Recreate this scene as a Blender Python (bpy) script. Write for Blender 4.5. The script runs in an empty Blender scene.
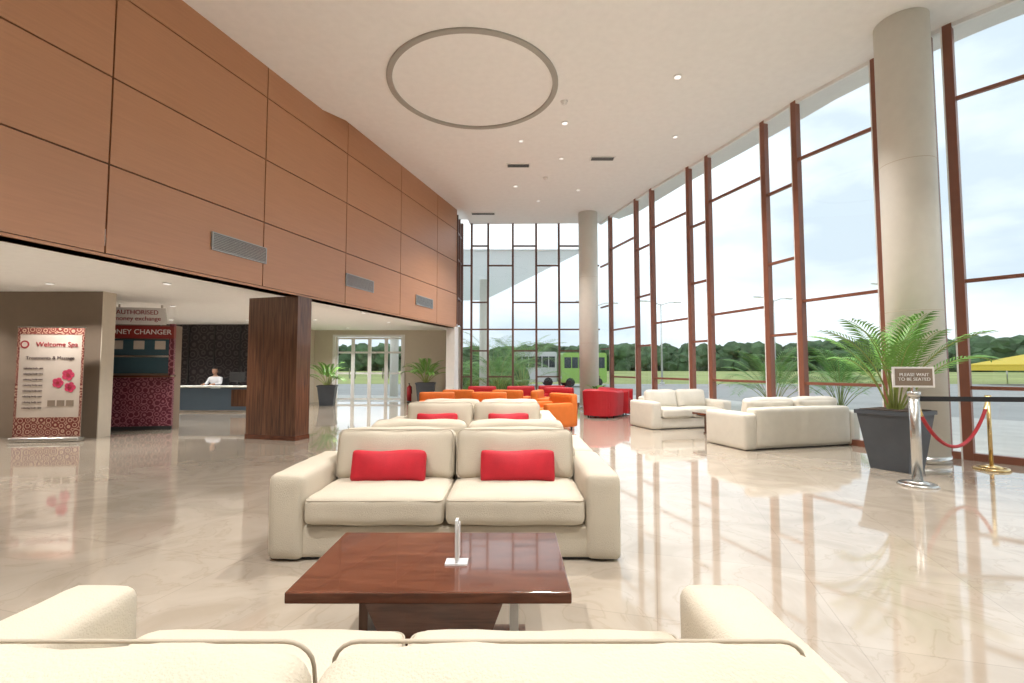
import bpy, bmesh, math, random
from mathutils import Vector, Matrix
random.seed(4)
sc=bpy.context.scene
COL=sc.collection
sc.view_settings.view_transform='Standard'
sc.view_settings.exposure=0.2

# ---------------------------------------------------------------- materials
def nodes(name):
    m=bpy.data.materials.new(name); m.use_nodes=True
    nt=m.node_tree; return m,nt,nt.nodes['Principled BSDF']
def mat(name,c,rough=.5,metal=0,var=0.0,vs=8,bump=0,bs=60,coat=0,emit=0,spec=None,sheen=0):
    m,nt,b=nodes(name)
    b.inputs['Roughness'].default_value=rough; b.inputs['Metallic'].default_value=metal
    b.inputs['Base Color'].default_value=(*c,1)
    if spec is not None: b.inputs['Specular IOR Level'].default_value=spec
    if coat: b.inputs['Coat Weight'].default_value=coat; b.inputs['Coat Roughness'].default_value=.05
    if sheen: b.inputs['Sheen Weight'].default_value=sheen
    if emit: b.inputs['Emission Color'].default_value=(*c,1); b.inputs['Emission Strength'].default_value=emit
    tc=nt.nodes.new('ShaderNodeTexCoord')
    nz=nt.nodes.new('ShaderNodeTexNoise'); nz.inputs['Scale'].default_value=vs; nz.inputs['Detail'].default_value=4
    nt.links.new(tc.outputs['Object'],nz.inputs['Vector'])
    rp=nt.nodes.new('ShaderNodeValToRGB')
    v=max(var,.02)
    rp.color_ramp.elements[0].position=.3; rp.color_ramp.elements[1].position=.7
    rp.color_ramp.elements[0].color=(*[x*(1-v) for x in c],1); rp.color_ramp.elements[1].color=(*[min(1,x*(1+v)) for x in c],1)
    nt.links.new(nz.outputs['Fac'],rp.inputs['Fac']); nt.links.new(rp.outputs['Color'],b.inputs['Base Color'])
    if bump:
        n2=nt.nodes.new('ShaderNodeTexNoise'); n2.inputs['Scale'].default_value=bs; n2.inputs['Detail'].default_value=3
        nt.links.new(tc.outputs['Object'],n2.inputs['Vector'])
        bp=nt.nodes.new('ShaderNodeBump'); bp.inputs['Strength'].default_value=bump; bp.inputs['Distance'].default_value=.01
        nt.links.new(n2.outputs['Fac'],bp.inputs['Height']); nt.links.new(bp.outputs['Normal'],b.inputs['Normal'])
    return m
def wood(name,c1,c2,scale=(1,1,1),rough=.3,coat=0,ns=6):
    m,nt,b=nodes(name)
    tc=nt.nodes.new('ShaderNodeTexCoord'); mp=nt.nodes.new('ShaderNodeMapping'); mp.inputs['Scale'].default_value=scale
    nz=nt.nodes.new('ShaderNodeTexNoise'); nz.inputs['Scale'].default_value=ns; nz.inputs['Detail'].default_value=6; nz.inputs['Distortion'].default_value=.6
    rp=nt.nodes.new('ShaderNodeValToRGB'); rp.color_ramp.elements[0].position=.35; rp.color_ramp.elements[1].position=.68
    rp.color_ramp.elements[0].color=(*c1,1); rp.color_ramp.elements[1].color=(*c2,1)
    nt.links.new(tc.outputs['Object'],mp.inputs['Vector']); nt.links.new(mp.outputs['Vector'],nz.inputs['Vector'])
    nt.links.new(nz.outputs['Fac'],rp.inputs['Fac']); nt.links.new(rp.outputs['Color'],b.inputs['Base Color'])
    b.inputs['Roughness'].default_value=rough
    if coat: b.inputs['Coat Weight'].default_value=coat; b.inputs['Coat Roughness'].default_value=.04
    return m
def pattern(name,c1,c2,scale=6,rough=.5,feature='F1'):
    m,nt,b=nodes(name)
    tc=nt.nodes.new('ShaderNodeTexCoord'); vo=nt.nodes.new('ShaderNodeTexVoronoi'); vo.inputs['Scale'].default_value=scale; vo.inputs['Randomness'].default_value=.35
    wv=nt.nodes.new('ShaderNodeMath'); wv.operation='SINE'; mu=nt.nodes.new('ShaderNodeMath'); mu.operation='MULTIPLY'; mu.inputs[1].default_value=22
    rp=nt.nodes.new('ShaderNodeValToRGB'); rp.color_ramp.elements[0].position=.35; rp.color_ramp.elements[1].position=.6
    rp.color_ramp.elements[0].color=(*c1,1); rp.color_ramp.elements[1].color=(*c2,1)
    nt.links.new(tc.outputs['Object'],vo.inputs['Vector']); nt.links.new(vo.outputs['Distance'],mu.inputs[0]); nt.links.new(mu.outputs[0],wv.inputs[0])
    nt.links.new(wv.outputs[0],rp.inputs['Fac']); nt.links.new(rp.outputs['Color'],b.inputs['Base Color'])
    b.inputs['Roughness'].default_value=rough
    return m
WA=math.radians(-16.3)   # room grid rotation
def floor_mat():
    m,nt,b=nodes('polished_marble')
    tc=nt.nodes.new('ShaderNodeTexCoord'); mp=nt.nodes.new('ShaderNodeMapping'); mp.inputs['Rotation'].default_value=(0,0,-WA)
    nt.links.new(tc.outputs['Object'],mp.inputs['Vector'])
    n1=nt.nodes.new('ShaderNodeTexNoise'); n1.inputs['Scale'].default_value=1.6; n1.inputs['Detail'].default_value=10; n1.inputs['Distortion'].default_value=1.8
    nt.links.new(mp.outputs['Vector'],n1.inputs['Vector'])
    rp=nt.nodes.new('ShaderNodeValToRGB'); e=rp.color_ramp.elements
    e[0].position=.32; e[0].color=(.36,.302,.235,1); e[1].position=.66; e[1].color=(.445,.385,.315,1)
    mid=e.new(.49); mid.color=(.41,.352,.285,1); vein=e.new(.505); vein.color=(.37,.31,.24,1); m2=e.new(.52); m2.color=(.415,.358,.29,1)
    nt.links.new(n1.outputs['Fac'],rp.inputs['Fac'])
    br=nt.nodes.new('ShaderNodeTexBrick'); br.offset=0; br.inputs['Scale'].default_value=1
    br.inputs['Brick Width'].default_value=.9; br.inputs['Row Height'].default_value=.9; br.inputs['Mortar Size'].default_value=.003
    br.inputs['Color1'].default_value=(1,1,1,1); br.inputs['Color2'].default_value=(.94,.94,.94,1); br.inputs['Mortar'].default_value=(.82,.81,.80,1)
    nt.links.new(mp.outputs['Vector'],br.inputs['Vector'])
    mx=nt.nodes.new('ShaderNodeMix'); mx.data_type='RGBA'; mx.blend_type='MULTIPLY'; mx.inputs['Factor'].default_value=1
    nt.links.new(rp.outputs['Color'],mx.inputs['A']); nt.links.new(br.outputs['Color'],mx.inputs['B'])
    nt.links.new(mx.outputs['Result'],b.inputs['Base Color'])
    b.inputs['Roughness'].default_value=.055; b.inputs['Specular IOR Level'].default_value=1.0
    b.inputs['Coat Weight'].default_value=.25; b.inputs['Coat Roughness'].default_value=.03
    return m
def panel_mat():
    m,nt,b=nodes('copper_veneer_panel')
    tc=nt.nodes.new('ShaderNodeTexCoord'); mp=nt.nodes.new('ShaderNodeMapping'); mp.inputs['Scale'].default_value=(.6,.6,14)
    nz=nt.nodes.new('ShaderNodeTexNoise'); nz.inputs['Scale'].default_value=3; nz.inputs['Detail'].default_value=6
    rp=nt.nodes.new('ShaderNodeValToRGB'); rp.color_ramp.elements[0].position=.3; rp.color_ramp.elements[1].position=.7
    rp.color_ramp.elements[0].color=(.475,.215,.098,1); rp.color_ramp.elements[1].color=(.52,.24,.112,1)
    nt.links.new(tc.outputs['Object'],mp.inputs['Vector']); nt.links.new(mp.outputs['Vector'],nz.inputs['Vector'])
    nt.links.new(nz.outputs['Fac'],rp.inputs['Fac']); nt.links.new(rp.outputs['Color'],b.inputs['Base Color'])
    b.inputs['Roughness'].default_value=.36; b.inputs['Specular IOR Level'].default_value=1.0
    return m
def glass_mat():
    m=bpy.data.materials.new('window_glass'); m.use_nodes=True; nt=m.node_tree; nt.nodes.clear()
    o=nt.nodes.new('ShaderNodeOutputMaterial'); mx=nt.nodes.new('ShaderNodeMixShader'); t=nt.nodes.new('ShaderNodeBsdfTransparent'); g=nt.nodes.new('ShaderNodeBsdfGlossy')
    t.inputs['Color'].default_value=(.97,.99,.99,1); g.inputs['Roughness'].default_value=.02
    mx.inputs[0].default_value=.03
    nt.links.new(t.outputs[0],mx.inputs[1]); nt.links.new(g.outputs[0],mx.inputs[2]); nt.links.new(mx.outputs[0],o.inputs[0]); return m
def canopy_mat():
    m=bpy.data.materials.new('canopy_translucent_fill'); m.use_nodes=True; nt=m.node_tree; nt.nodes.clear()  # translucency added to lighten the roof's dark underside
    o=nt.nodes.new('ShaderNodeOutputMaterial'); mx=nt.nodes.new('ShaderNodeMixShader'); t=nt.nodes.new('ShaderNodeBsdfTranslucent'); g=nt.nodes.new('ShaderNodeBsdfDiffuse')
    t.inputs['Color'].default_value=(.9,.92,.92,1); g.inputs['Color'].default_value=(.85,.85,.85,1); mx.inputs[0].default_value=.4
    nt.links.new(t.outputs[0],mx.inputs[1]); nt.links.new(g.outputs[0],mx.inputs[2]); nt.links.new(mx.outputs[0],o.inputs[0]); return m

M={}
M['floor']=floor_mat(); M['glass']=glass_mat(); M['panel']=panel_mat(); M['canopy']=canopy_mat()
M['ceil']=mat('ceiling_paint',(.91,.90,.88),.9)
M['white']=mat('white_paint',(.82,.81,.79),.6)
M['beige']=mat('beige_wall_paint',(.62,.55,.45),.8)
M['taupe']=mat('taupe_wall_paint',(.22,.165,.12),.7)
M['groove']=mat('panel_groove',(.10,.05,.03),.6)
M['cream']=mat('cream_fabric',(.565,.505,.405),.85,var=.05,vs=3,bump=.45,bs=160,sheen=.05)
M['piping']=mat('cream_piping',(.44,.38,.30),.8)
M['leather']=mat('ivory_leather',(.66,.62,.54),.5,var=.03,bump=.1,bs=40)
M['red']=mat('red_fabric',(.50,.008,.022),.7,var=.12,bump=.3,bs=200)
M['redch']=mat('red_upholstery',(.43,.010,.018),.5,var=.05)
M['orange']=mat('orange_upholstery',(.64,.15,.015),.6,var=.05)
M['table']=wood('walnut_gloss',(.085,.027,.015),(.165,.058,.032),(1,9,9),.12,.6,4)
M['wcol']=wood('walnut_column',(.070,.029,.017),(.19,.085,.046),(9,9,.5),.3,.3,3)
M['mull']=mat('copper_brown_mullion',(.24,.090,.055),.4,var=.05)
M['mulldark']=mat('dark_mullion',(.14,.07,.052),.4)
M['colm']=mat('column_paint',(.78,.75,.68),.6)
M['steel']=mat('brushed_steel',(.65,.65,.63),.25,1)
M['brass']=mat('brass',(.8,.6,.3),.25,1)
M['pot']=mat('charcoal_planter',(.070,.08,.095),.45,var=.06)
M['soil']=mat('soil',(.05,.03,.02),.9,bump=.5,bs=40)
M['leaf']=mat('palm_leaf',(.15,.34,.06),.45,var=.3,vs=5)
M['stem']=mat('palm_stem',(.30,.36,.10),.6,var=.2)
M['grille']=mat('grille_metal',(.42,.45,.47),.4,.3)
M['dark']=mat('dark_plastic',(.03,.03,.03),.5)
M['black']=mat('black_webbing',(.012,.012,.014),.6)
M['darkpat']=pattern('dark_damask_panel',(.018,.014,.016),(.06,.052,.052),3.5,.35)
M['kred']=pattern('kiosk_damask',(.11,.010,.028),(.34,.13,.16),8,.45)
M['kheader']=mat('kiosk_header_red',(.22,.02,.018),.4)
M['kwin']=mat('kiosk_window',(.05,.10,.13),.12)
M['signw']=mat('sign_white',(.72,.70,.68),.5)
M['inkred']=mat('ink_red',(.30,.02,.03),.6)
M['inkdk']=mat('ink_dark',(.08,.05,.05),.6)
M['petal']=mat('flower_print',(.50,.04,.10),.6,var=.3,vs=20)
M['banner']=mat('banner_print',(.50,.43,.37),.5,var=.14,vs=2)
M['bannerpat']=pattern('banner_floral_print',(.14,.016,.012),(.46,.30,.22),9,.5)
M['bluedesk']=mat('blue_grey_laminate',(.10,.15,.21),.35)
M['skin']=mat('skin',(.45,.25,.16),.5)
M['hair']=mat('black_hair',(.012,.01,.01),.5)
M['shirt']=mat('white_shirt',(.75,.76,.8),.8)
M['trous']=mat('dark_trousers',(.02,.02,.03),.8)
M['asphalt']=mat('asphalt',(.38,.38,.37),.9,var=.12,vs=.3)
M['paver']=mat('paver',(.60,.59,.56),.9,var=.08,vs=2)
M['grass']=mat('dry_grass',(.34,.38,.13),.95,var=.3,vs=.05)
M['hedge']=mat('hedge_leaves',(.10,.20,.05),.9,var=.5,vs=3)
M['tree']=mat('forest_foliage',(.085,.14,.07),.95,var=.5,vs=.25)
M['yellow']=mat('yellow_canvas',(.75,.56,.06),.6)
M['wpaint']=mat('white_vehicle_paint',(.65,.65,.65),.3)
M['green']=mat('green_vehicle_paint',(.30,.50,.10),.3)
M['tyre']=mat('tyre_rubber',(.02,.02,.02),.8)
M['vglass']=mat('vehicle_glass',(.03,.04,.05),.1)
M['lamp']=mat('downlight_lens',(1,.98,.94),.4,emit=.85)
M['acry']=mat('acrylic_holder',(.75,.78,.80),.1)
M['ring']=mat('ceiling_ring_recess_shade',(.40,.38,.34),.6)  # grey paints in the shade of a circular ceiling recess

# ---------------------------------------------------------------- helpers
def link(o,parent=None):
    COL.objects.link(o)
    if parent is not None: o.parent=parent
    return o
def root(name,loc=(0,0,0),rz=0):
    e=bpy.data.objects.new(name,None); e.empty_display_size=.2; COL.objects.link(e); e.location=loc; e.rotation_euler=(0,0,rz); return e
def mk(name,bm,m,parent=None,loc=(0,0,0),rot=(0,0,0),smooth=False):
    me=bpy.data.meshes.new(name); bmesh.ops.recalc_face_normals(bm,faces=bm.faces); bm.to_mesh(me); bm.free()
    ms=m if isinstance(m,(list,tuple)) else [m]
    for x in ms: me.materials.append(x)
    if smooth: me.polygons.foreach_set('use_smooth',[True]*len(me.polygons))
    o=bpy.data.objects.new(name,me); o.location=loc; o.rotation_euler=rot; return link(o,parent)
def box(name,s,loc,m,parent=None,rot=(0,0,0),bev=0):
    bm=bmesh.new(); bmesh.ops.create_cube(bm,size=1)
    for v in bm.verts: v.co=Vector((v.co.x*s[0],v.co.y*s[1],v.co.z*s[2]))
    if bev: bmesh.ops.bevel(bm,geom=bm.edges[:],offset=bev,segments=3,affect='EDGES',profile=.5)
    return mk(name,bm,m,parent,loc,rot)
def soft(name,s,loc,m,parent=None,rot=(0,0,0),r=.05,puff=(0,0,0),n=11,jit=0):
    bm=bmesh.new(); bmesh.ops.create_cube(bm,size=2)
    bmesh.ops.subdivide_edges(bm,edges=bm.edges[:],cuts=n,use_grid_fill=True)
    h=Vector(s)/2; inn=Vector([max(a-r,0) for a in h])
    for v in bm.verts:
        u=Vector([math.sin(max(-1,min(1,c))*math.pi/2) for c in v.co])
        p=Vector([u[i]*h[i] for i in range(3)])
        q=Vector([max(-inn[i],min(inn[i],p[i])) for i in range(3)])
        d=p-q
        if d.length>1e-7: p=q+d.normalized()*min(r,max(d.length,r))
        for i in range(3):
            if puff[i]:
                j,k=(i+1)%3,(i+2)%3
                p[i]+=puff[i]*u[i]*(1-u[j]**2)*(1-u[k]**2)
        if jit:
            p+=Vector((0,math.sin(p.x*17+p.z*9)*jit,math.sin(p.x*13+p.y*21)*jit))
        v.co=p
    return mk(name,bm,m,parent,loc,rot,True)
def cyl(name,r1,r2,h,loc,m,parent=None,rot=(0,0,0),seg=32,smooth=True):
    bm=bmesh.new(); bmesh.ops.create_cone(bm,cap_ends=True,segments=seg,radius1=r1,radius2=r2,depth=h)
    o=mk(name,bm,m,parent,loc,rot)
    if smooth:
        for p in o.data.polygons: p.use_smooth=len(p.vertices)==4
    return o
def prism(name,pts,z0,z1,m,parent=None):
    bm=bmesh.new(); a=[bm.verts.new((x,y,z0)) for x,y in pts]; b=[bm.verts.new((x,y,z1)) for x,y in pts]
    bm.faces.new(a); bm.faces.new(b); n=len(pts)
    for i in range(n): bm.faces.new((a[i],a[(i+1)%n],b[(i+1)%n],b[i]))
    return mk(name,bm,m,parent)
def tube(name,pts,r,m,parent=None,cyc=False,loc=(0,0,0),rot=(0,0,0)):
    cu=bpy.data.curves.new(name,'CURVE'); cu.dimensions='3D'; s=cu.splines.new('POLY'); s.points.add(len(pts)-1)
    for i,p in enumerate(pts): s.points[i].co=(*p,1)
    s.use_cyclic_u=cyc; cu.bevel_depth=r; cu.bevel_resolution=2; cu.use_fill_caps=True; cu.materials.append(m)
    o=bpy.data.objects.new(name,cu); o.location=loc; o.rotation_euler=rot; return link(o,parent)
def text(name,body,size,loc,m,parent,rot=(math.pi/2,0,0)):
    cu=bpy.data.curves.new(name,'FONT'); cu.body=body; cu.size=size; cu.align_x='CENTER'; cu.align_y='CENTER'; cu.extrude=.003; cu.materials.append(m)
    o=bpy.data.objects.new(name,cu); o.location=loc; o.rotation_euler=rot; return link(o,parent)
def seg_box(name,a,b,z0,z1,t,m,parent=None,ext=0):
    a=Vector(a);b=Vector(b);d=b-a;c=(a+b)/2
    return box(name,(d.length+ext,t,z1-z0),(c.x,c.y,(z0+z1)/2),m,parent,(0,0,math.atan2(d.y,d.x)))

# ---------------------------------------------------------------- room shell
W0=Vector((-5.08,4.73)); WD=Vector((.281,.960)).normalized(); WN=Vector((WD.y,-WD.x))
def wl(y,off=0): 
    p=W0+WD*((y-W0.y)/WD.y)+WN*off; return (p.x,p.y)
GL=[(12.6,-4),(12.0,-1),(11.0,1.2),(9.8,3.1),(8.5,4.6),(7.4,5.85),(6.5,6.95),(6.36,7.15),(6.0,7.72),(5.43,9.02),(5.22,9.77),(4.71,11.38),(4.49,12.03),(3.98,13.52),(3.75,14.36),(3.3,16.0),(3.1,16.8)]
CE=6.4
floor_pts=[(-14,-4)]+GL+[(-1.75,16.95),(-2.2,18.7),(-14,18.7)]
prism('floor',floor_pts,-.1,0,M['floor'])
# dropped main ceiling with curved edge, slightly higher strip along the panel wall
ce=[wl(-4)]+GL+[(-1.5,16.95),(-1.55,15.3),(-1.62,14.0),(-1.8,13.0),(-2.1,12.0),(-2.55,11.0),(-3.05,10.2),wl(9.3)]
prism('ceiling',ce,CE,CE+.16,M['ceil'])
prism('ceiling_upper',[wl(-4,-.3)]+GL+[(-1.5,16.95),(-1.9,16.95),wl(15.9,-.3)],CE+.17,CE+.3,M['ceil'])
low=[(-14,-4),wl(-4,-.02),wl(15.85,-.02),(-1.9,16.9),(-2.2,18.7),(-14,18.7)]
prism('ceiling_low',low,2.75,2.95,M['ceil'])
# panel wall
pw=root('wall_left')
def wallseg(name,y0,y1,z0,z1,t0,t1,m):
    a=wl(y0,t0);b=wl(y1,t0);c=wl(y1,t1);d=wl(y0,t1)
    return prism(name,[a,b,c,d],z0,z1,m,pw)
wallseg('backing',-4,15.85,2.62,CE+.16,-.3,-.03,M['groove'])
ys=[-3.1,-.95,1.25,3.45,5.65,7.95,10.1,12.3,14.4,15.85]; zs=[2.65,3.73,4.80,5.87,CE+.17]
ys=[-4]+ys
for i in range(len(ys)-1):
    for j in range(4):
        wallseg('panel_%d_%d'%(i,j),ys[i]+.010,ys[i+1]-.010,zs[j]+.010,zs[j+1]-.010,-.03,0,M['panel'])
wallseg('bottom_edge',-4,15.85,2.62,2.65,-.3,.0,M['panel'])
# vents
for yv in (7.5,10.6,13.6):
    c=wl(yv,.012); r=root('air_grille',(c[0],c[1],3.17),math.atan2(WD.y,WD.x))
    box('frame_top',(1.04,.03,.018),(0,0,.125),M['grille'],r); box('frame_bottom',(1.04,.03,.018),(0,0,-.125),M['grille'],r)
    for sx in(-1,1): box('frame_side',(.02,.03,.27),(sx*.51,0,0),M['grille'],r)
    box('duct',(1.0,.012,.24),(0,.004,0),M['dark'],r)
    for k in range(9): box('louvre_%d'%k,(1.0,.02,.014),(0,-.006,-.1+k*.025),M['grille'],r,(.5,0,0))
# other walls
prism('wall_back_of_room',[(-14,-4.3),(12.6,-4.3),(12.6,-4),(-14,-4)],0,7.0,M['white'])
prism('wall_far_left',[(-14.3,-4.3),(-14,-4.3),(-14,18.7),(-14.3,18.7)],0,2.95,M['taupe'])
prism('wall_reception',[(-14,16.0),(-7.75,16.0),(-7.75,16.2),(-14,16.2)],0,2.75,M['darkpat'])
prism('wall_return',[(-7.75,16.2),(-7.55,16.2),(-7.55,18.7),(-7.75,18.7)],0,2.75,M['beige'])
bw=root('wall_rear')
def bwb(n,x0,x1,z0,z1,m=M['beige']): box(n,(x1-x0,.2,z1-z0),((x0+x1)/2,18.6,(z0+z1)/2),m,bw)
bwb('left_part',-7.55,-6.75,0,2.75); bwb('right_part',-4.2,-2.2,0,2.75); bwb('lintel',-6.75,-4.2,2.5,2.75)
prism('wall_side_return',[(-1.9,16.95),(-1.75,16.95),(-2.05,18.7),(-2.2,18.7)],0,2.75,M['white'])
prism('wall_partition',[(-12.5,9.1),(-7.75,9.1),(-7.75,9.38),(-12.5,9.38)],0,2.75,M['taupe'])
box('trim_partition_end',(.02,.29,2.75),(-7.735,9.24,1.375),M['beige'])
c=wl(15.85,-.15); box('pier_wall_end',(.3,.3,2.65),(c[0],c[1],1.325),M['white'],None,(0,0,WA))
for k in range(6): box('trim_reception_%d'%k,(.04,.03,2.7),(-12.4+k*.85,15.98,1.36),M['dark'])
# rear glazed doors
for k in range(4):
    x0=-6.75+k*.6375; r=root('door_%d'%(k+1),(x0+.32,18.6,0))
    for sx in(-1,1): box('stile',(.06,.05,2.48),(sx*.285,0,1.24),M['white'],r)
    for z in(.12,1.1,1.9,2.44): box('rail',(.51,.05,.07),(0,0,z),M['white'],r)
    box('pane',(.51,.01,2.4),(0,0,1.24),M['glass'],r)
    box('handle',(.03,.05,.4),((1 if k%2==0 else -1)*.21,-.06,1.1),M['steel'],r)
box('trim_door_head',(2.75,.06,.08),(-5.475,18.48,2.54),M['white']); 
for x in (-6.80,-4.15): box('trim_door_jamb',(.10,.06,2.5),(x,18.48,1.25),M['white'])

# ---------------------------------------------------------------- glazing
wn=0
for i in range(len(GL)-1):
    a=Vector(GL[i]);b=Vector(GL[i+1]);d=b-a;L=d.length;ang=math.atan2(d.y,d.x); wn+=1
    r=root('window_%d'%wn,(a.x,a.y,0),ang)
    zz=[1.02,2.55,5.26] if L>1.2 else ([1.95,3.4,4.83] if L>.5 else [])
    for z in zz: box('transom',(L-.08,.06,.05),(L/2,0,z),M['mull'],r)
    box('sill',(L-.08,.10,.10),(L/2,0,.05),M['mull'],r)
    box('head',(L-.08,.10,.06),(L/2,0,CE-.03),M['white'],r)
    box('pane',(L,.012,CE-.1),(L/2,0.0,CE/2+.03),M['glass'],r)
    box('mullion',(.11,.11,CE),(0,0,CE/2),M['mull'],r)
    box('mullion_cap',(.02,.115,CE),(.065,0,CE/2),M['white'],r)
bx=[3.1,2.4,1.65,.85,.03,-.84,-1.42,-1.75]
for i in range(len(bx)-1):
    wn+=1; x0,x1=bx[i+1],bx[i]; L=x1-x0; yy=16.85
    r=root('window_%d'%wn,(x0,yy,0))
    w=.07
    box('mullion',(w,.10,CE),(0,0,CE/2),M['mulldark'],r)
    zz=[1.0,4.9] if i%2==0 else [1.9,3.6,5.6]
    for z in zz+[2.65]: box('transom',(L-w,.06,.05),(L/2,0,z),M['mulldark'],r)
    box('sill',(L-w,.1,.1),(L/2,0,.05),M['mulldark'],r)
    box('pane',(L,.012,CE-.1),(L/2,0,CE/2),M['glass'],r)
wn+=1; r=root('window_%d'%wn)
a=wl(15.9,-.02)
seg_box('pane',a,(-1.78,16.85),2.75,CE,.012,M['glass'],r)
for t in (0,.5,1):
    p=Vector(a).lerp(Vector((-1.78,16.85)),t); box('mullion',(.08,.08,CE-2.75),(p.x,p.y,(CE+2.75)/2),M['mulldark'],r)
for z in (3.6,4.9,5.8): seg_box('transom',a,(-1.78,16.85),z,z+.06,.06,M['mulldark'],r)
# columns
for (x,y,rd) in ((5.76,6.9,.33),(2.50,15.7,.31)):
    r=root('round_column',(x,y,0))
    cyl('shaft',rd,rd,CE,(0,0,CE/2),M['colm'],r,seg=64)
    cyl('base_collar',rd+.012,rd+.012,.1,(0,0,.05),M['steel'],r,seg=64)
    for z in (2.1,4.25): cyl('joint_%d'%z,rd+.001,rd+.001,.008,(0,0,z),M['beige'],r,seg=64)
# wood column
nc=Vector((-3.88,8.72)); dv=-WN; c=nc+dv*.55+WD*.18
r=root('wood_clad_column',(c.x,c.y,0),math.atan2(WN.y,WN.x))
box('cladding',(1.10,.36,2.61),(0,0,1.305),M['wcol'],r)
box('skirting',(1.12,.38,.08),(0,0,.04),M['table'],r)
for x in(-.2,.2): box('joint',(.006,.364,2.5),(x,0,1.33),M['dark'],r)

# ---------------------------------------------------------------- ceiling fittings
bm=bmesh.new()
R0,R1=1.43,1.53; N=96
prof=[(R0,0),(R0,-.03),(R0+.02,-.035),(R1-.02,-.035),(R1,-.03),(R1,0)]
vs=[[bm.verts.new((p[0]*math.cos(t*2*math.pi/N),p[0]*math.sin(t*2*math.pi/N),p[1])) for p in prof] for t in range(N)]
for t in range(N):
    for k in range(5):
        bm.faces.new((vs[t][k],vs[(t+1)%N][k],vs[(t+1)%N][k+1],vs[t][k+1]))
mk('ceiling_ring',bm,M['ring'],None,(-.70,8.5,CE))  # raised ring stands in for the recess's shaded outline
def downlight(x,y,z,e=0,s=.09,col=(1,.97,.93)):
    r=root('recessed_downlight',(x,y,z-.008))
    cyl('bezel',s,s*.96,.016,(0,0,0),M['white'],r,seg=24); cyl('lens',s*.72,s*.72,.004,(0,0,-.01),M['lamp'],r,seg=24)
    if e:
        l=bpy.data.lights.new('downlight_lamp','AREA'); l.shape='DISK'; l.size=s*1.9; l.energy=e; l.color=col; l.spread=math.radians(115)
        o=bpy.data.objects.new('downlight_lamp',l); o.location=(0,0,-.02); link(o,r)
for (x,y,e) in [(.55,6.1,1),(1.2,11.5,0),(3.6,10.4,0),(.2,10.6,0),(2.9,8.2,1),(1.1,9.8,.7),(1.9,13.6,0),(4.5,6.2,0),(-1.9,5.0,0),(1.8,5.0,0),(.8,14.5,0),(.1,13.3,1),(5.5,2.5,1),(-2.2,1.2,1),(1.5,.3,.8)]:
    downlight(x,y,CE,140*e,.075 if e else .06)
for x in (-12.5,-10.2,-7.9,-5.9):
    for y in (2.0,5.2,8.2,11.2,14.4,17.3):
        if x<wl(y)[0]-.6 and not (x<-7.8 and y>16): downlight(x,y,2.75,26 if y<16 else 34,.07)
for y in (12.6,15.2): downlight(-3.9,y,2.75,30,.07)
def diffuser(x,y,z,l):
    r=root('slot_diffuser',(x,y,z-.01),0)
    box('frame',(l,.22,.02),(0,0,0),M['white'],r)
    for k in range(3): box('slot_%d'%k,(l-.06,.045,.012),(0,-.06+k*.06,-.008),M['dark'],r)
diffuser(.16,11.9,CE,.6); diffuser(2.2,11.5,CE,.6); diffuser(-.95,15.7,CE,.8)
for (x,y) in ((-.2,6.2),(1.0,9.0),(.9,12.7)):
    r=root('smoke_detector',(x,y,CE-.02)); cyl('base',.06,.07,.04,(0,0,0),M['white'],r); cyl('sensor',.03,.045,.03,(0,0,-.03),M['white'],r)

# ---------------------------------------------------------------- sofas
def rrect(hx,hz,r,n=5):
    pts=[]
    for cx,cz,a0 in ((hx-r,hz-r,0),(-hx+r,hz-r,90),(-hx+r,-hz+r,180),(hx-r,-hz+r,270)):
        for k in range(n+1):
            a=math.radians(a0+90*k/n); pts.append((cx+r*math.cos(a),cz+r*math.sin(a)))
    return pts
def sofa(x,y,rz,W=2.35,D=.98,m=None,pillows=True,armh=.58,backh=.66,n=2,name='sofa',cush=None,pipe=True):
    m=m or M['cream']; r=root(name,(x,y,0),rz); aw=.24; hD=D/2
    box('plinth',(W-.12,D-.12,.04),(0,0,.02),M['dark'],r)
    soft('base',(W-.1,D-.06,.22),(0,0,.125),m,r,r=.03,n=7)
    for s in(-1,1): soft('arm_%s'%('l' if s<0 else 'r'),(aw,D,armh-.01),(s*(W/2-aw/2),0,armh/2+.005),m,r,r=.045,puff=(.008,.01,.012),jit=.002)
    soft('back_frame',(W-2*aw+.06,.22,backh-.04),(0,hD-.11,backh/2+.02),m,r,r=.05,puff=(0,.01,.01))
    iw=(W-2*aw)/n
    for k in range(n):
        cx=-(W/2-aw)+iw*(k+.5)
        sd=D-.25
        soft('seat_cushion_%d'%k,(iw-.008,sd,.19),(cx,-hD-.015+sd/2,.335),m,r,r=.05,puff=(0,0,.022),jit=.003)
        soft('back_cushion_%d'%k,(iw-.012,.2,.40),(cx,hD-.30,.60),m,r,rot=(-.2,0,0),r=.065,puff=(0,.045,.018),jit=.005,n=15)
        if pipe:
            pr=rrect((iw-.012)/2-.012,.19,.05)
            tube('piping_%d'%k,[(a,-.088,b) for a,b in pr],.004,M['piping'],r,True,(cx,hD-.30,.60),(-.2,0,0))
            pr=rrect((iw-.008)/2-.008,sd/2-.008,.04)
            tube('seat_piping_%d'%k,[(a,b,.072) for a,b in pr],.004,M['piping'],r,True,(cx,-hD-.015+sd/2,.335))
        if pillows:
            soft('red_lumbar_pillow_%d'%k,(.57,.10,.24),(cx+(-.02 if k==0 else .02),hD-.50,.54),M['red'],r,rot=(-.28,.0,0),r=.03,puff=(0,.04,0),jit=.006)
    return r
sofa(-.345,1.12,math.pi,2.28,1.12,pillows=False)
sofa(-.455,3.80,0,2.39,.98)
sofa(-.42,4.82,math.pi,2.3,.98,pillows=False)
sofa(-.55,6.85,0,2.4,.98)
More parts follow.
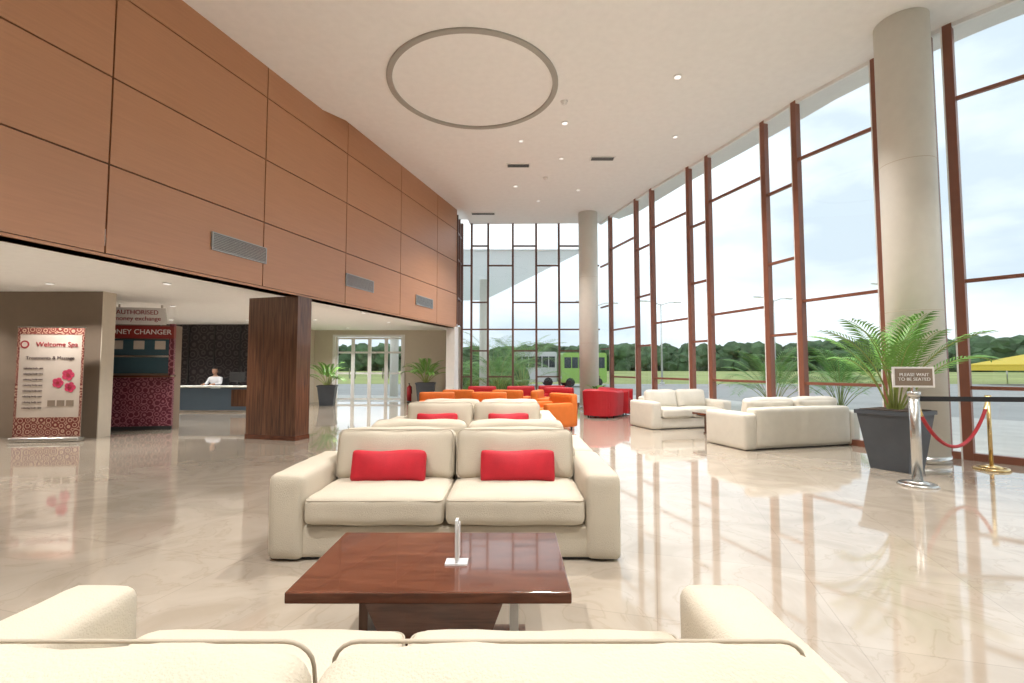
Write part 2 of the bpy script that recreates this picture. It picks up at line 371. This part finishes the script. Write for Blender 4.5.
sofa(-.5,7.87,math.pi,2.3,.98,pillows=False)
sofa(-5.26,3.38,math.pi/2,2.3,.98,pillows=False)
RG=math.radians(15.5)
sofa(4.66,8.42,RG+math.pi,2.36,.95,M['leather'],False,pipe=False)
sofa(3.78,10.95,RG,2.0,.95,M['leather'],False,pipe=False)

# ---------------------------------------------------------------- coffee tables
def frustum(name,b,t,z0,z1,m,parent,loc=(0,0,0)):
    bm=bmesh.new()
    lo=[bm.verts.new((sx*b[0]/2,sy*b[1]/2,z0)) for sx,sy in((-1,-1),(1,-1),(1,1),(-1,1))]
    hi=[bm.verts.new((sx*t[0]/2,sy*t[1]/2,z1)) for sx,sy in((-1,-1),(1,-1),(1,1),(-1,1))]
    bm.faces.new(lo);bm.faces.new(hi)
    for i in range(4): bm.faces.new((lo[i],lo[(i+1)%4],hi[(i+1)%4],hi[i]))
    return mk(name,bm,m,parent,loc)
def coffee_table(x,y,rz,sx,sy,h=.42):
    r=root('coffee_table',(x,y,0),rz)
    box('top',(sx,sy,.045),(0,0,h-.0225),M['table'],r,bev=.006)
    box('underframe',(sx*.86,sy*.8,.025),(0,0,h-.0575),M['dark'],r)
    frustum('pedestal',(sx*.34,sy*.40),(sx*.54,sy*.62),.03,h-.07,M['table'],r)
    box('foot_plate',(sx*.70,sy*.5,.03),(0,0,.015),M['wcol'],r)
    for s in(-1,1): box('side_fin',(.04,sy*.34,h-.1),(s*sx*.30,.06,(h-.07+.03)/2),M['wcol' if s<0 else 'white'],r)
    return r
coffee_table(-.33,2.30,0,1.13,.70)
coffee_table(4.2,9.68,RG,1.0,.6)
r=root('acrylic_menu_holder',(-.25,2.24,.42))
box('foot',(.10,.07,.008),(0,0,.004),M['acry'],r); box('stand',(.012,.05,.185),(0,0,.10),M['acry'],r); box('card',(.004,.07,.15),(.01,0,.10),M['signw'],r)

# ---------------------------------------------------------------- armchairs
def tub(x,y,rz,m,w=.8,name='tub_chair'):
    r=root(name,(x,y,0),rz)
    bm=bmesh.new(); ro=w/2; ri=w/2-.13; N=20
    path_o=[(-ro,-ro*.9)]+[(ro*math.cos(math.pi-math.pi*k/N),ro*math.sin(math.pi-math.pi*k/N)) for k in range(N+1)]+[(ro,-ro*.9)]
    path_i=[(-ri,-ro*.9)]+[(ri*math.cos(math.pi-math.pi*k/N),ri*math.sin(math.pi-math.pi*k/N)) for k in range(N+1)]+[(ri,-ro*.9)]
    rows=[]
    for (po,pi_) in zip(path_o,path_i):
        hh=.70+.06*max(0,po[1]/ro)
        mid=((po[0]+pi_[0])/2,(po[1]+pi_[1])/2)
        rows.append([bm.verts.new((po[0]*.94,po[1]*.94,.06)),bm.verts.new((*po,hh-.05)),bm.verts.new((*mid,hh)),bm.verts.new((*pi_,hh-.05)),bm.verts.new((*pi_,.06))])
    for a,b in zip(rows,rows[1:]):
        for k in range(4): bm.faces.new((a[k],b[k],b[k+1],a[k+1]))
        bm.faces.new((a[4],b[4],b[0],a[0]))
    bm.faces.new(rows[0]); bm.faces.new(rows[-1])
    mk('shell',bm,m,r,smooth=False)
    soft('seat',(ri*2-.01,w*.78,.22),(0,-.03,.34),m,r,r=.05,puff=(0,0,.03),n=7)
    box('seat_base',(ri*2-.02,w*.7,.2),(0,-.03,.15),m,r)
    for sx in(-1,1):
        for sy in(-1,1): cyl('leg',.02,.025,.06,(sx*.26,sy*.26,.03),M['dark'],r,seg=10)
    return r
def armchair(x,y,rz,m,w=.85,name='armchair'):
    r=root(name,(x,y,0),rz)
    soft('base',(w-.04,.74,.22),(0,0,.19),m,r,r=.03,n=5); soft('seat_cushion',(w-.32,.6,.16),(0,-.06,.37),m,r,r=.04,puff=(0,0,.02),n=7)
    for s in(-1,1): soft('arm',(.16,.78,.50),(s*(w/2-.08),0,.33),m,r,r=.04,n=6)
    soft('back',(w,.18,.68),(0,.33,.42),m,r,r=.05,n=7)
    for sx in(-1,1):
        for sy in(-1,1): cyl('leg',.02,.02,.08,(sx*(w/2-.08),sy*.3,.04),M['dark'],r,seg=10)
    return r
for (x,y,a) in ((-1.65,10.7,.15),(-.55,10.7,-.1),(.82,10.3,-1.0),(-1.3,12.5,3.0),(.0,12.4,2.8),(.95,11.9,1.3)): armchair(x,y,a,M['orange'],.8)
for (x,y,a) in ((2.38,13.0,2.6),(2.95,13.9,1.2)): tub(x,y,a,M['redch'],.98)
for (x,y,a) in ((-.9,14.3,0),(.3,14.4,.1),(1.2,13.4,-.4),(1.3,14.8,.2)): armchair(x,y,a,M['redch'],.85)

# ---------------------------------------------------------------- palms
def palm(x,y,rz,ph=.77,pt=.74,pb=.52,nf=16,L=1.05,H=.55,seed=1,pot=True,base=0,name='potted_palm',droop=1.0,els=(80,68,55,45)):
    rnd=random.Random(seed); r=root(name,(x,y,base),rz)
    if pot:
        frustum('planter',(pb,pb),(pt,pt),0,ph,M['pot'],r)
        frustum('planter_rim',(pt+.03,pt+.03),(pt+.03,pt+.03),ph-.05,ph,M['pot'],r)
        box('soil',(pt-.06,pt-.06,.01),(0,0,ph+.003),M['soil'],r)
    else: ph=0
    bm=bmesh.new(); bs=bmesh.new()
    def quad(b,p,q,s,w0,w1):
        vs=[b.verts.new(p-s*w0),b.verts.new(p+s*w0),b.verts.new(q+s*w1),b.verts.new(q-s*w1)]; b.faces.new(vs)
    for f in range(nf):
        az=2*math.pi*f/nf*1.0+rnd.uniform(-.25,.25)+ (f%3)*.4
        el=math.radians(els[f%len(els)]+rnd.uniform(-6,6)); ln=L*rnd.uniform(.8,1.1)
        dirh=Vector((math.cos(az),math.sin(az),0)); side=Vector((-math.sin(az),math.cos(az),0))
        p=Vector((0,0,ph-.02))+dirh*rnd.uniform(.02,.08); ns=16; st=(ln+H)/ns; e=el+.12
        for k in range(ns):
            d=dirh*math.cos(e)+Vector((0,0,math.sin(e))); q=p+d*st
            w=.011*(1-k/ns)+.003
            nrm=side.cross(d).normalized()
            quad(bs,p,q,side,w,w*.9); quad(bs,p,q,nrm,w,w*.9)
            t=(k/ns)
            if t>.34:
                tt=(t-.34)/.66; ll=.34*ln*math.sin(math.pi*(.18+.78*tt))**.8+.05
                for sd in(-1,1):
                    for h in(0,.5):
                        o=p.lerp(q,h); dd=(side*sd*.8+d*.7+Vector((0,0,.15))).normalized()
                        a1=o+dd*ll*.5; dd2=(dd+Vector((0,0,-.4))).normalized(); a2=a1+dd2*ll*.5
                        ws=d*.95
                        v=[bm.verts.new(o),bm.verts.new(a1-ws*.018),bm.verts.new(a1+ws*.018),bm.verts.new(a2)]
                        bm.faces.new((v[0],v[1],v[2])); bm.faces.new((v[1],v[3],v[2]))
            e-= (.03+.15*t)*droop*(1.1 if el<1.1 else .9); p=q
    mk('fronds',bm,M['leaf'],r); mk('stems',bs,M['stem'],r)
    return r
palm(4.97,6.32,.5,ph=.76,pt=.62,pb=.42,L=.76,H=.66,nf=14,seed=12,droop=.85,els=(86,76,66,58))
palm(-6.5,17.1,.2,.7,.6,.45,nf=14,L=.5,H=.5,seed=5)
palm(-3.0,16.9,.1,.8,.65,.5,nf=16,L=.55,H=.5,seed=7)
palm(2.62,14.95,.3,.45,.4,.3,nf=10,L=.22,H=.25,seed=9)

# ---------------------------------------------------------------- stanchions, rope and sign
def stanchion(x,y,m,rad=.03,h=1.02,name='stanchion'):
    r=root(name,(x,y,0))
    cyl('base',.19,.17,.03,(0,0,.015),m,r); cyl('base_dome',.15,.04,.03,(0,0,.045),m,r)
    cyl('post',rad,rad,h-.06,(0,0,.06+(h-.06)/2),m,r); cyl('cap',rad+.012,rad+.012,.06,(0,0,h-.03),m,r); return r
r=stanchion(4.50,5.44,M['steel'],.05,1.04,'sign_stanchion')
box('sign_frame',(.42,.02,.23),(.0,0,1.2),M['signw'],r,(0,0,-.15)); box('sign_board',(.38,.024,.19),(0,0,1.2),M['taupe'],r,(0,0,-.15))
text('sign_lettering','PLEASE WAIT\nTO BE SEATED',.05,(0,-.016,1.2),M['signw'],r,(math.pi/2,0,-.15))
box('sign_neck',(.03,.02,.06),(0,0,1.065),M['steel'],r)
stanchion(6.15,6.28,M['brass'],.022,.95)
stanchion(6.42,5.2,M['steel'],.04,1.0)
pts=[]
for k in range(25):
    t=k/24; p=Vector((4.56,5.47,.86)).lerp(Vector((6.12,6.26,.86)),t); p.z-=.50*(1-(2*t-1)**2)**.9; pts.append(p)
rr=root('barrier_rope',(0,0,0)); tube('rope',pts,.02,M['redch'],rr); 
for p,q in((pts[0],pts[1]),(pts[-1],pts[-2])): tube('rope_end',[p,q],.024,M['brass'],rr)
seg=root('retractable_belt'); seg_box('webbing',(4.56,5.432),(6.37,5.205),.93,.985,.004,M['black'],seg)

# ---------------------------------------------------------------- roll-up banner
r=root('rollup_banner',(-8.22,8.62,0),.12)
box('cassette',(1.12,.16,.07),(0,0,.045),M['steel'],r,bev=.015)
box('panel',(1.08,.006,1.96),(0,0,1.05),M['banner'],r); box('top_rail',(1.10,.02,.02),(0,0,2.03),M['steel'],r)
box('pole',(.02,.02,1.9),(0,.04,1.03),M['steel'],r)
box('floral_strip',(1.08,.004,.34),(0,-.006,.26),M['bannerpat'],r); box('floral_strip_top',(1.08,.004,.12),(0,-.006,1.96),M['bannerpat'],r)
for sx in(-1,1): box('side_border',(.04,.004,1.47),(sx*.52,-.006,1.165),M['bannerpat'],r)
text('title','Welcome Spa',.12,(.1,-.01,1.72),M['inkred'],r); text('subtitle','Treatments & Massage',.085,(0,-.01,1.48),M['inkdk'],r)
for k in range(8): text('line_%d'%k,'relaxing body care',.042,(-.26,-.01,1.3-k*.1),M['inkdk'],r)
for (a,b,s) in((.30,1.18,.10),(.14,1.04,.09),(.34,.96,.09)):
    for q in range(5):
        an=q*2*math.pi/5; cyl('flower_photo_petal',s*.5,s*.5,.004,(a+s*.55*math.cos(an),-.008,b+s*.55*math.sin(an)),M['petal'],r,(math.pi/2,0,0),seg=16)
    cyl('flower_photo_centre',s*.3,s*.3,.005,(a,-.011,b),M['inkred'],r,(math.pi/2,0,0),seg=16)
for a in (.05,.2,.35): box('treatment_photo',(.12,.004,.10),(a,-.008,.68),M['taupe'],r)
cyl('logo',.07,.07,.004,(-.42,-.008,1.72),M['inkred'],r,(math.pi/2,0,0)); cyl('logo_centre',.045,.045,.005,(-.42,-.01,1.72),M['banner'],r,(math.pi/2,0,0))

# ---------------------------------------------------------------- money changer kiosk
r=root('money_changer_kiosk',(-7.90,10.22,0),.20)
box('body',(1.30,.36,2.22),(0,.22,1.11),M['taupe'],r)
box('lower_front',(1.32,.04,1.08),(0,.02,.56),M['kred'],r); box('plinth',(1.36,.05,.08),(0,.0,.04),M['dark'],r)
box('counter',(1.38,.24,.04),(0,-.04,1.13),M['table'],r)
box('window',(1.16,.02,.72),(0,.03,1.55),M['kwin'],r)
for sx in(-1,1): box('post',(.09,.08,2.25),(sx*.63,.02,1.12),M['kred'],r)
box('window_rail',(1.2,.05,.04),(0,.01,1.55),M['steel'],r)
for k in range(3): box('rate_sheet_%d'%k,(.2,.006,.18),(-.4+k*.4,.015,1.79),M['banner'],r)
box('header',(1.36,.1,.26),(0,.0,2.06),M['kheader'],r); text('header_lettering','MONEY CHANGER',.15,(0,-.056,2.06),M['signw'],r)
box('sign_board',(1.05,.04,.36),(-.02,-.02,2.40),M['signw'],r,(.1,0,0)); text('sign_lettering','AUTHORISED\nmoney exchange',.13,(-.02,-.05,2.41),M['inkred'],r,(math.pi/2+.1,0,0))
box('sign_post_l',(.03,.03,.5),(-.4,.03,2.4),M['steel'],r); box('sign_post_r',(.03,.03,.5),(.4,.03,2.4),M['steel'],r)

# ---------------------------------------------------------------- reception desk
r=root('reception_desk',(-8.95,14.7,0))
box('front',(2.3,.05,.68),(0,-.3,.36),M['bluedesk'],r); box('top',(2.4,.68,.045),(0,-.03,.745),M['white'],r,bev=.008)
for sx in(-1,1): box('side',(.05,.56,.72),(sx*1.14,-.02,.36),M['bluedesk'],r)
box('kick',(2.2,.04,.06),(0,-.31,.03),M['steel'],r); box('wood_end',(.5,.02,.5),(.9,-.33,.42),M['wcol'],r)
r=root('desktop_monitor',(-8.35,14.75,.77)); box('screen',(.46,.03,.3),(0,0,.26),M['dark'],r,bev=.008); box('stand',(.05,.04,.14),(0,.02,.08),M['dark'],r); box('foot',(.2,.15,.01),(0,.02,.005),M['dark'],r)
r=root('office_chair',(-9.42,15.50,0)); soft('seat',(.48,.46,.08),(0,-.04,.37),M['dark'],r,r=.03,n=5); soft('back',(.46,.06,.5),(0,.22,.76),M['dark'],r,r=.03,n=5); cyl('stem',.025,.025,.3,(0,0,.2),M['steel'],r)
box('back_bar',(.05,.03,.4),(0,.23,.45),M['dark'],r)
for k in range(5): a=k*1.257; box('spoke_%d'%k,(.26,.04,.03),(.13*math.cos(a),.13*math.sin(a),.05),M['dark'],r,(0,0,a))
# ---- receptionist (seated, facing the lobby)
def skinmesh(name,V,E,R,mats,parent,fn=None,sub=2):
    me=bpy.data.meshes.new(name); me.from_pydata(V,E,[]); o=bpy.data.objects.new(name,me); COL.objects.link(o)
    sk=o.modifiers.new('s','SKIN'); sk.use_smooth_shade=True
    for i,rd in enumerate(R):
        rr=rd if isinstance(rd,tuple) else (rd,rd); me.skin_vertices[0].data[i].radius=rr; me.skin_vertices[0].data[i].use_root=(i==0)
    sb=o.modifiers.new('u','SUBSURF'); sb.levels=sub; sb.render_levels=sub
    dg=bpy.context.evaluated_depsgraph_get(); nm=bpy.data.meshes.new_from_object(o.evaluated_get(dg)); bpy.data.objects.remove(o)
    nm.materials.clear()
    for m_ in mats: nm.materials.append(m_)
    for p in nm.polygons:
        p.use_smooth=True
        if fn: p.material_index=fn(p.center)
    o=bpy.data.objects.new(name,nm); return link(o,parent)
r=root('receptionist',(-9.42,15.42,0))
V=[(0,0,.50),(0,-.0,.66),(0,-.01,.84),(0,-.02,.98),(0,-.03,1.05),(0,-.05,1.12),
   (-.17,-.02,.97),(-.22,-.12,.80),(-.15,-.36,.80),(-.13,-.42,.80),(.17,-.02,.97),(.22,-.12,.80),(.15,-.36,.80),(.13,-.42,.80),
   (-.10,-.02,.49),(-.13,-.38,.50),(-.13,-.38,.10),(-.13,-.50,.05),(.10,-.02,.49),(.13,-.38,.50),(.13,-.38,.10),(.13,-.50,.05)]
E=[(0,1),(1,2),(2,3),(3,4),(4,5),(3,6),(6,7),(7,8),(8,9),(3,10),(10,11),(11,12),(12,13),(0,14),(14,15),(15,16),(16,17),(0,18),(18,19),(19,20),(20,21)]
R=[(.15,.11),(.14,.10),(.16,.11),(.13,.09),.055,.05,.065,.05,.036,.03,.065,.05,.036,.03,.09,.07,.045,.035,.09,.07,.045,.035]
def fn(c):
    if c.z>1.035: return 0
    if c.z<.56: return 2
    if c.y<-.33 and c.z>.6: return 0
    return 1
skinmesh('body',V,E,R,[M['skin'],M['shirt'],M['trous']],r,fn)
for s in(-1,1):
    for k in range(4):
        x=s*.13+(k-1.5)*.018; l=[.07,.08,.078,.06][k]
        skinmesh('finger',[(x,-.42,.80),(x,-.42-l*.55,.795),(x,-.42-l,.782)],[(0,1),(1,2)],[.010,.009,.007],[M['skin']],r,sub=1)
    skinmesh('thumb',[(s*.11,-.40,.80),(s*.085,-.435,.795),(s*.08,-.46,.785)],[(0,1),(1,2)],[.011,.010,.008],[M['skin']],r,sub=1)
bm=bmesh.new(); bmesh.ops.create_uvsphere(bm,u_segments=24,v_segments=18,radius=1)
for v in bm.verts:
    c=v.co; sx=.075*(1-.18*max(0,-c.z)); y=c.y*.095; x=c.x*sx; z=c.z*.115
    if c.y<-.8 and abs(c.x)<.22 and -.35<c.z<.05: y-=.018
    v.co=(x,y,z)
mk('head',bm,M['skin'],r,(0,-.06,1.21),smooth=True)
bm=bmesh.new(); bmesh.ops.create_uvsphere(bm,u_segments=24,v_segments=18,radius=1)
bmesh.ops.delete(bm,geom=[v for v in bm.verts if (v.co.z<.35 and v.co.y<-.15) or v.co.z<-.5],context='VERTS')
for v in bm.verts: v.co=(v.co.x*.083,v.co.y*.102,v.co.z*.123)
mk('hair',bm,M['hair'],r,(0,-.055,1.215),smooth=True)
for s in(-1,1):
    soft('ear',(.012,.03,.045),(s*.075,-.05,1.2),M['skin'],r,r=.006,n=3); soft('eye',(.02,.008,.01),(s*.03,-.148,1.215),M['hair'],r,r=.004,n=2)
soft('mouth',(.035,.008,.01),(0,-.143,1.155),M['inkred'],r,r=.004,n=2)

# fire extinguisher
r=root('fire_extinguisher',(-3.85,18.2,0)); cyl('cylinder',.085,.085,.5,(0,0,.33),M['redch'],r); cyl('shoulder',.085,.03,.07,(0,0,.615),M['redch'],r); cyl('valve',.02,.02,.08,(0,0,.69),M['dark'],r)
box('handle',(.04,.14,.02),(0,-.02,.73),M['dark'],r); cyl('foot',.09,.09,.08,(0,0,.04),M['dark'],r); tube('hose',[(0,-.03,.68),(.1,-.06,.6),(.11,-.06,.35)],.012,M['dark'],r)

# ---------------------------------------------------------------- exterior
bm=bmesh.new(); bmesh.ops.create_circle(bm,cap_ends=True,segments=64,radius=600); mk('grass_field_ground',bm,M['grass'],None,(0,0,-.16))
box('parking_ground',(150,62,.05),(20,12,-.13),M['asphalt'])
prism('paving_ground',[(24,-8),(22,2),(17,8),(13,12),(10,16),(8,24),(-10,24),(-10,18.9),(-2.3,18.9),(-1.6,17.1),(3.2,17.05)]+[(p[0]+.2,p[1]+.08) for p in GL[::-1][1:]],-.105,-.03,M['paver'])
# tree line
bm=bmesh.new(); rnd=random.Random(11)
for k in range(1000):
    a=math.radians(-62+124*k/1000)+rnd.uniform(-.01,.01); R_=rnd.uniform(250,275); s=rnd.uniform(2.8,4.6)
    mtx=Matrix.Translation((R_*math.sin(a),R_*math.cos(a),rnd.choice([2,6,9.5])+rnd.uniform(-1,1)))@Matrix.Diagonal((s*1.1,s*1.1,s*rnd.uniform(.8,1.1),1))
    ret=bmesh.ops.create_icosphere(bm,subdivisions=2,radius=1,matrix=mtx)
    for v in ret['verts']: v.co+=Vector((rnd.uniform(-.8,.8),rnd.uniform(-.8,.8),rnd.uniform(-.8,.8)))
mk('forest_tree_line',bm,M['tree'])
def hedge(x0,x1,y,h,seed):
    bm=bmesh.new(); rnd=random.Random(seed); n=int((x1-x0)/.5)
    for k in range(n):
        ret=bmesh.ops.create_icosphere(bm,subdivisions=2,radius=h*.6,matrix=Matrix.Translation((x0+(x1-x0)*k/n,y+rnd.uniform(-.2,.2),h*.4)))
        for v in ret['verts']: v.co+=Vector([rnd.uniform(-.07,.07) for _ in range(3)])
    mk('hedge',bm,M['hedge'],None,(0,0,-.12))
hedge(-6,.6,32.5,1.9,1)
for (x,y,s) in ((-.5,20.5,1),(-1.0,26.5,2),(.6,28,6),(8.6,16.0,3),(10.8,16.0,4)): palm(x,y,0,pot=False,nf=22,L=1.5 if s not in(2,6) else 2.0,H=.9 if s not in (2,6) else 2.0,seed=20+s,base=-.03,name='garden_palm')
def street_lamp(x,y,h,a):
    r=root('street_lamp',(x,y,-.11),a); cyl('pole',.10,.05,h,(0,0,h/2),M['steel'],r,seg=12); cyl('footing',.2,.2,.2,(0,0,.1),M['paver'],r,seg=12)
    for s in(-1,1):
        tube('arm',[(0,0,h-.1),(s*.8,0,h+.15),(s*1.5,0,h+.2)],.04,M['steel'],r); box('luminaire',(.7,.22,.1),(s*1.7,0,h+.2),M['steel'],r,bev=.03)
for (x,y,h) in ((22.3,41,7.2),(33,42,8.5),(13,42,7),(7.5,42.3,7)): street_lamp(x,y,h,.3)
def vehicle(name,x,y,rz,L,Wd,H,m,prof,wins):
    r=root(name,(x,y,-.10),rz)
    bm=bmesh.new(); a=[bm.verts.new((p[0]*L-L/2,-Wd/2,p[1]*H+.25)) for p in prof]; b=[bm.verts.new((p[0]*L-L/2,Wd/2,p[1]*H+.25)) for p in prof]
    bm.faces.new(a);bm.faces.new(b);n=len(prof)
    for i in range(n): bm.faces.new((a[i],a[(i+1)%n],b[(i+1)%n],b[i]))
    bmesh.ops.bevel(bm,geom=bm.edges[:],offset=.05,segments=2,affect='EDGES')
    mk('body',bm,m,r)
    bm=bmesh.new()
    for w in wins:
        for sy in(-1,1):
            bm.faces.new([bm.verts.new((p[0]*L-L/2,sy*(Wd/2+.01),p[1]*H+.25)) for p in w])
    mk('side_windows',bm,M['vglass'],r)
    for fx in(.18,.8):
        for sy in(-1,1): cyl('wheel',.34,.34,.22,(fx*L-L/2,sy*(Wd/2-.1),.34),M['tyre'],r,(math.pi/2,0,0),20); 
    for sy in(-1,1): box('headlight',(.05,.3,.15),(-L/2+.01,sy*(Wd/2-.3),.7),M['signw'],r)
busp=[(0,.03),(0,.5),(.03,.97),(.06,1),(.98,1),(1,.96),(1,.03)]
busw=[[(.05,.5),(.05,.85),(.2,.85),(.2,.5)]]+[[(.22+.15*k,.5),(.22+.15*k,.85),(.35+.15*k,.85),(.35+.15*k,.5)] for k in range(5)]
vehicle('minibus',1.75,38,0,3.4,2.0,2.4,M['wpaint'],busp,busw)
vehicle('minibus',5.3,37,.1,3.4,2.0,2.3,M['green'],busp,busw)
# yellow canvas tent
r=root('yellow_canopy_tent',(42.5,40,-.1),.3)
bm=bmesh.new(); bmesh.ops.create_cone(bm,cap_ends=False,segments=4,radius1=3.9,radius2=.05,depth=.9); mk('roof',bm,M['yellow'],r,(0,0,2.1),(0,0,math.pi/4))
for sx in(-1,1):
    box('valance_x',(.03,5.4,.5),(sx*2.7,0,1.45),M['yellow'],r); box('valance_y',(5.4,.03,.5),(0,sx*2.7,1.45),M['yellow'],r)
    for sy in(-1,1): cyl('pole',.05,.05,1.75,(sx*2.65,sy*2.65,.875),M['steel'],r,seg=8)
# entrance canopy outside rear glazing
r=root('entrance_canopy'); prism('roof',[(-4,17.4),(2.6,17.4),(-1.7,30),(-7,31)],5.55,5.62,M['canopy'],r); cyl('support_column',.2,.2,5.6,(-1.35,23,2.72),M['colm'],r); cyl('support_column',.2,.2,5.6,(-5.6,23,2.72),M['colm'],r)
prism('roof_eaves',[GL[k] for k in range(len(GL))]+[(3.9,17.3)]+[(p[0]+1.1,p[1]+.45) for p in GL[::-1][1:]],CE+.31,CE+.5,M['white'])

# ---------------------------------------------------------------- light
w=bpy.data.worlds.new('sky'); sc.world=w; w.use_nodes=True; nt=w.node_tree; bg=nt.nodes['Background']
tc=nt.nodes.new('ShaderNodeTexCoord'); mp=nt.nodes.new('ShaderNodeMapping'); mp.inputs['Scale'].default_value=(1,1,2.6)
nz=nt.nodes.new('ShaderNodeTexNoise'); nz.inputs['Scale'].default_value=2.2; nz.inputs['Detail'].default_value=6; nz.inputs['Distortion'].default_value=.3
rp=nt.nodes.new('ShaderNodeValToRGB'); e=rp.color_ramp.elements; e[0].position=.36; e[0].color=(.52,.60,.67,1); e[1].position=.62; e[1].color=(.93,.965,.99,1)
nt.links.new(tc.outputs['Generated'],mp.inputs['Vector']); nt.links.new(mp.outputs['Vector'],nz.inputs['Vector']); nt.links.new(nz.outputs['Fac'],rp.inputs['Fac']); nt.links.new(rp.outputs['Color'],bg.inputs['Color'])
bg.inputs['Strength'].default_value=1.4

cam=bpy.data.cameras.new('camera'); cam.lens=17; cam.sensor_width=36; cam.clip_end=1000
co=bpy.data.objects.new('camera',cam); co.location=(0,0,1.3); co.rotation_euler=(math.radians(93.15),0,0); COL.objects.link(co); sc.camera=co
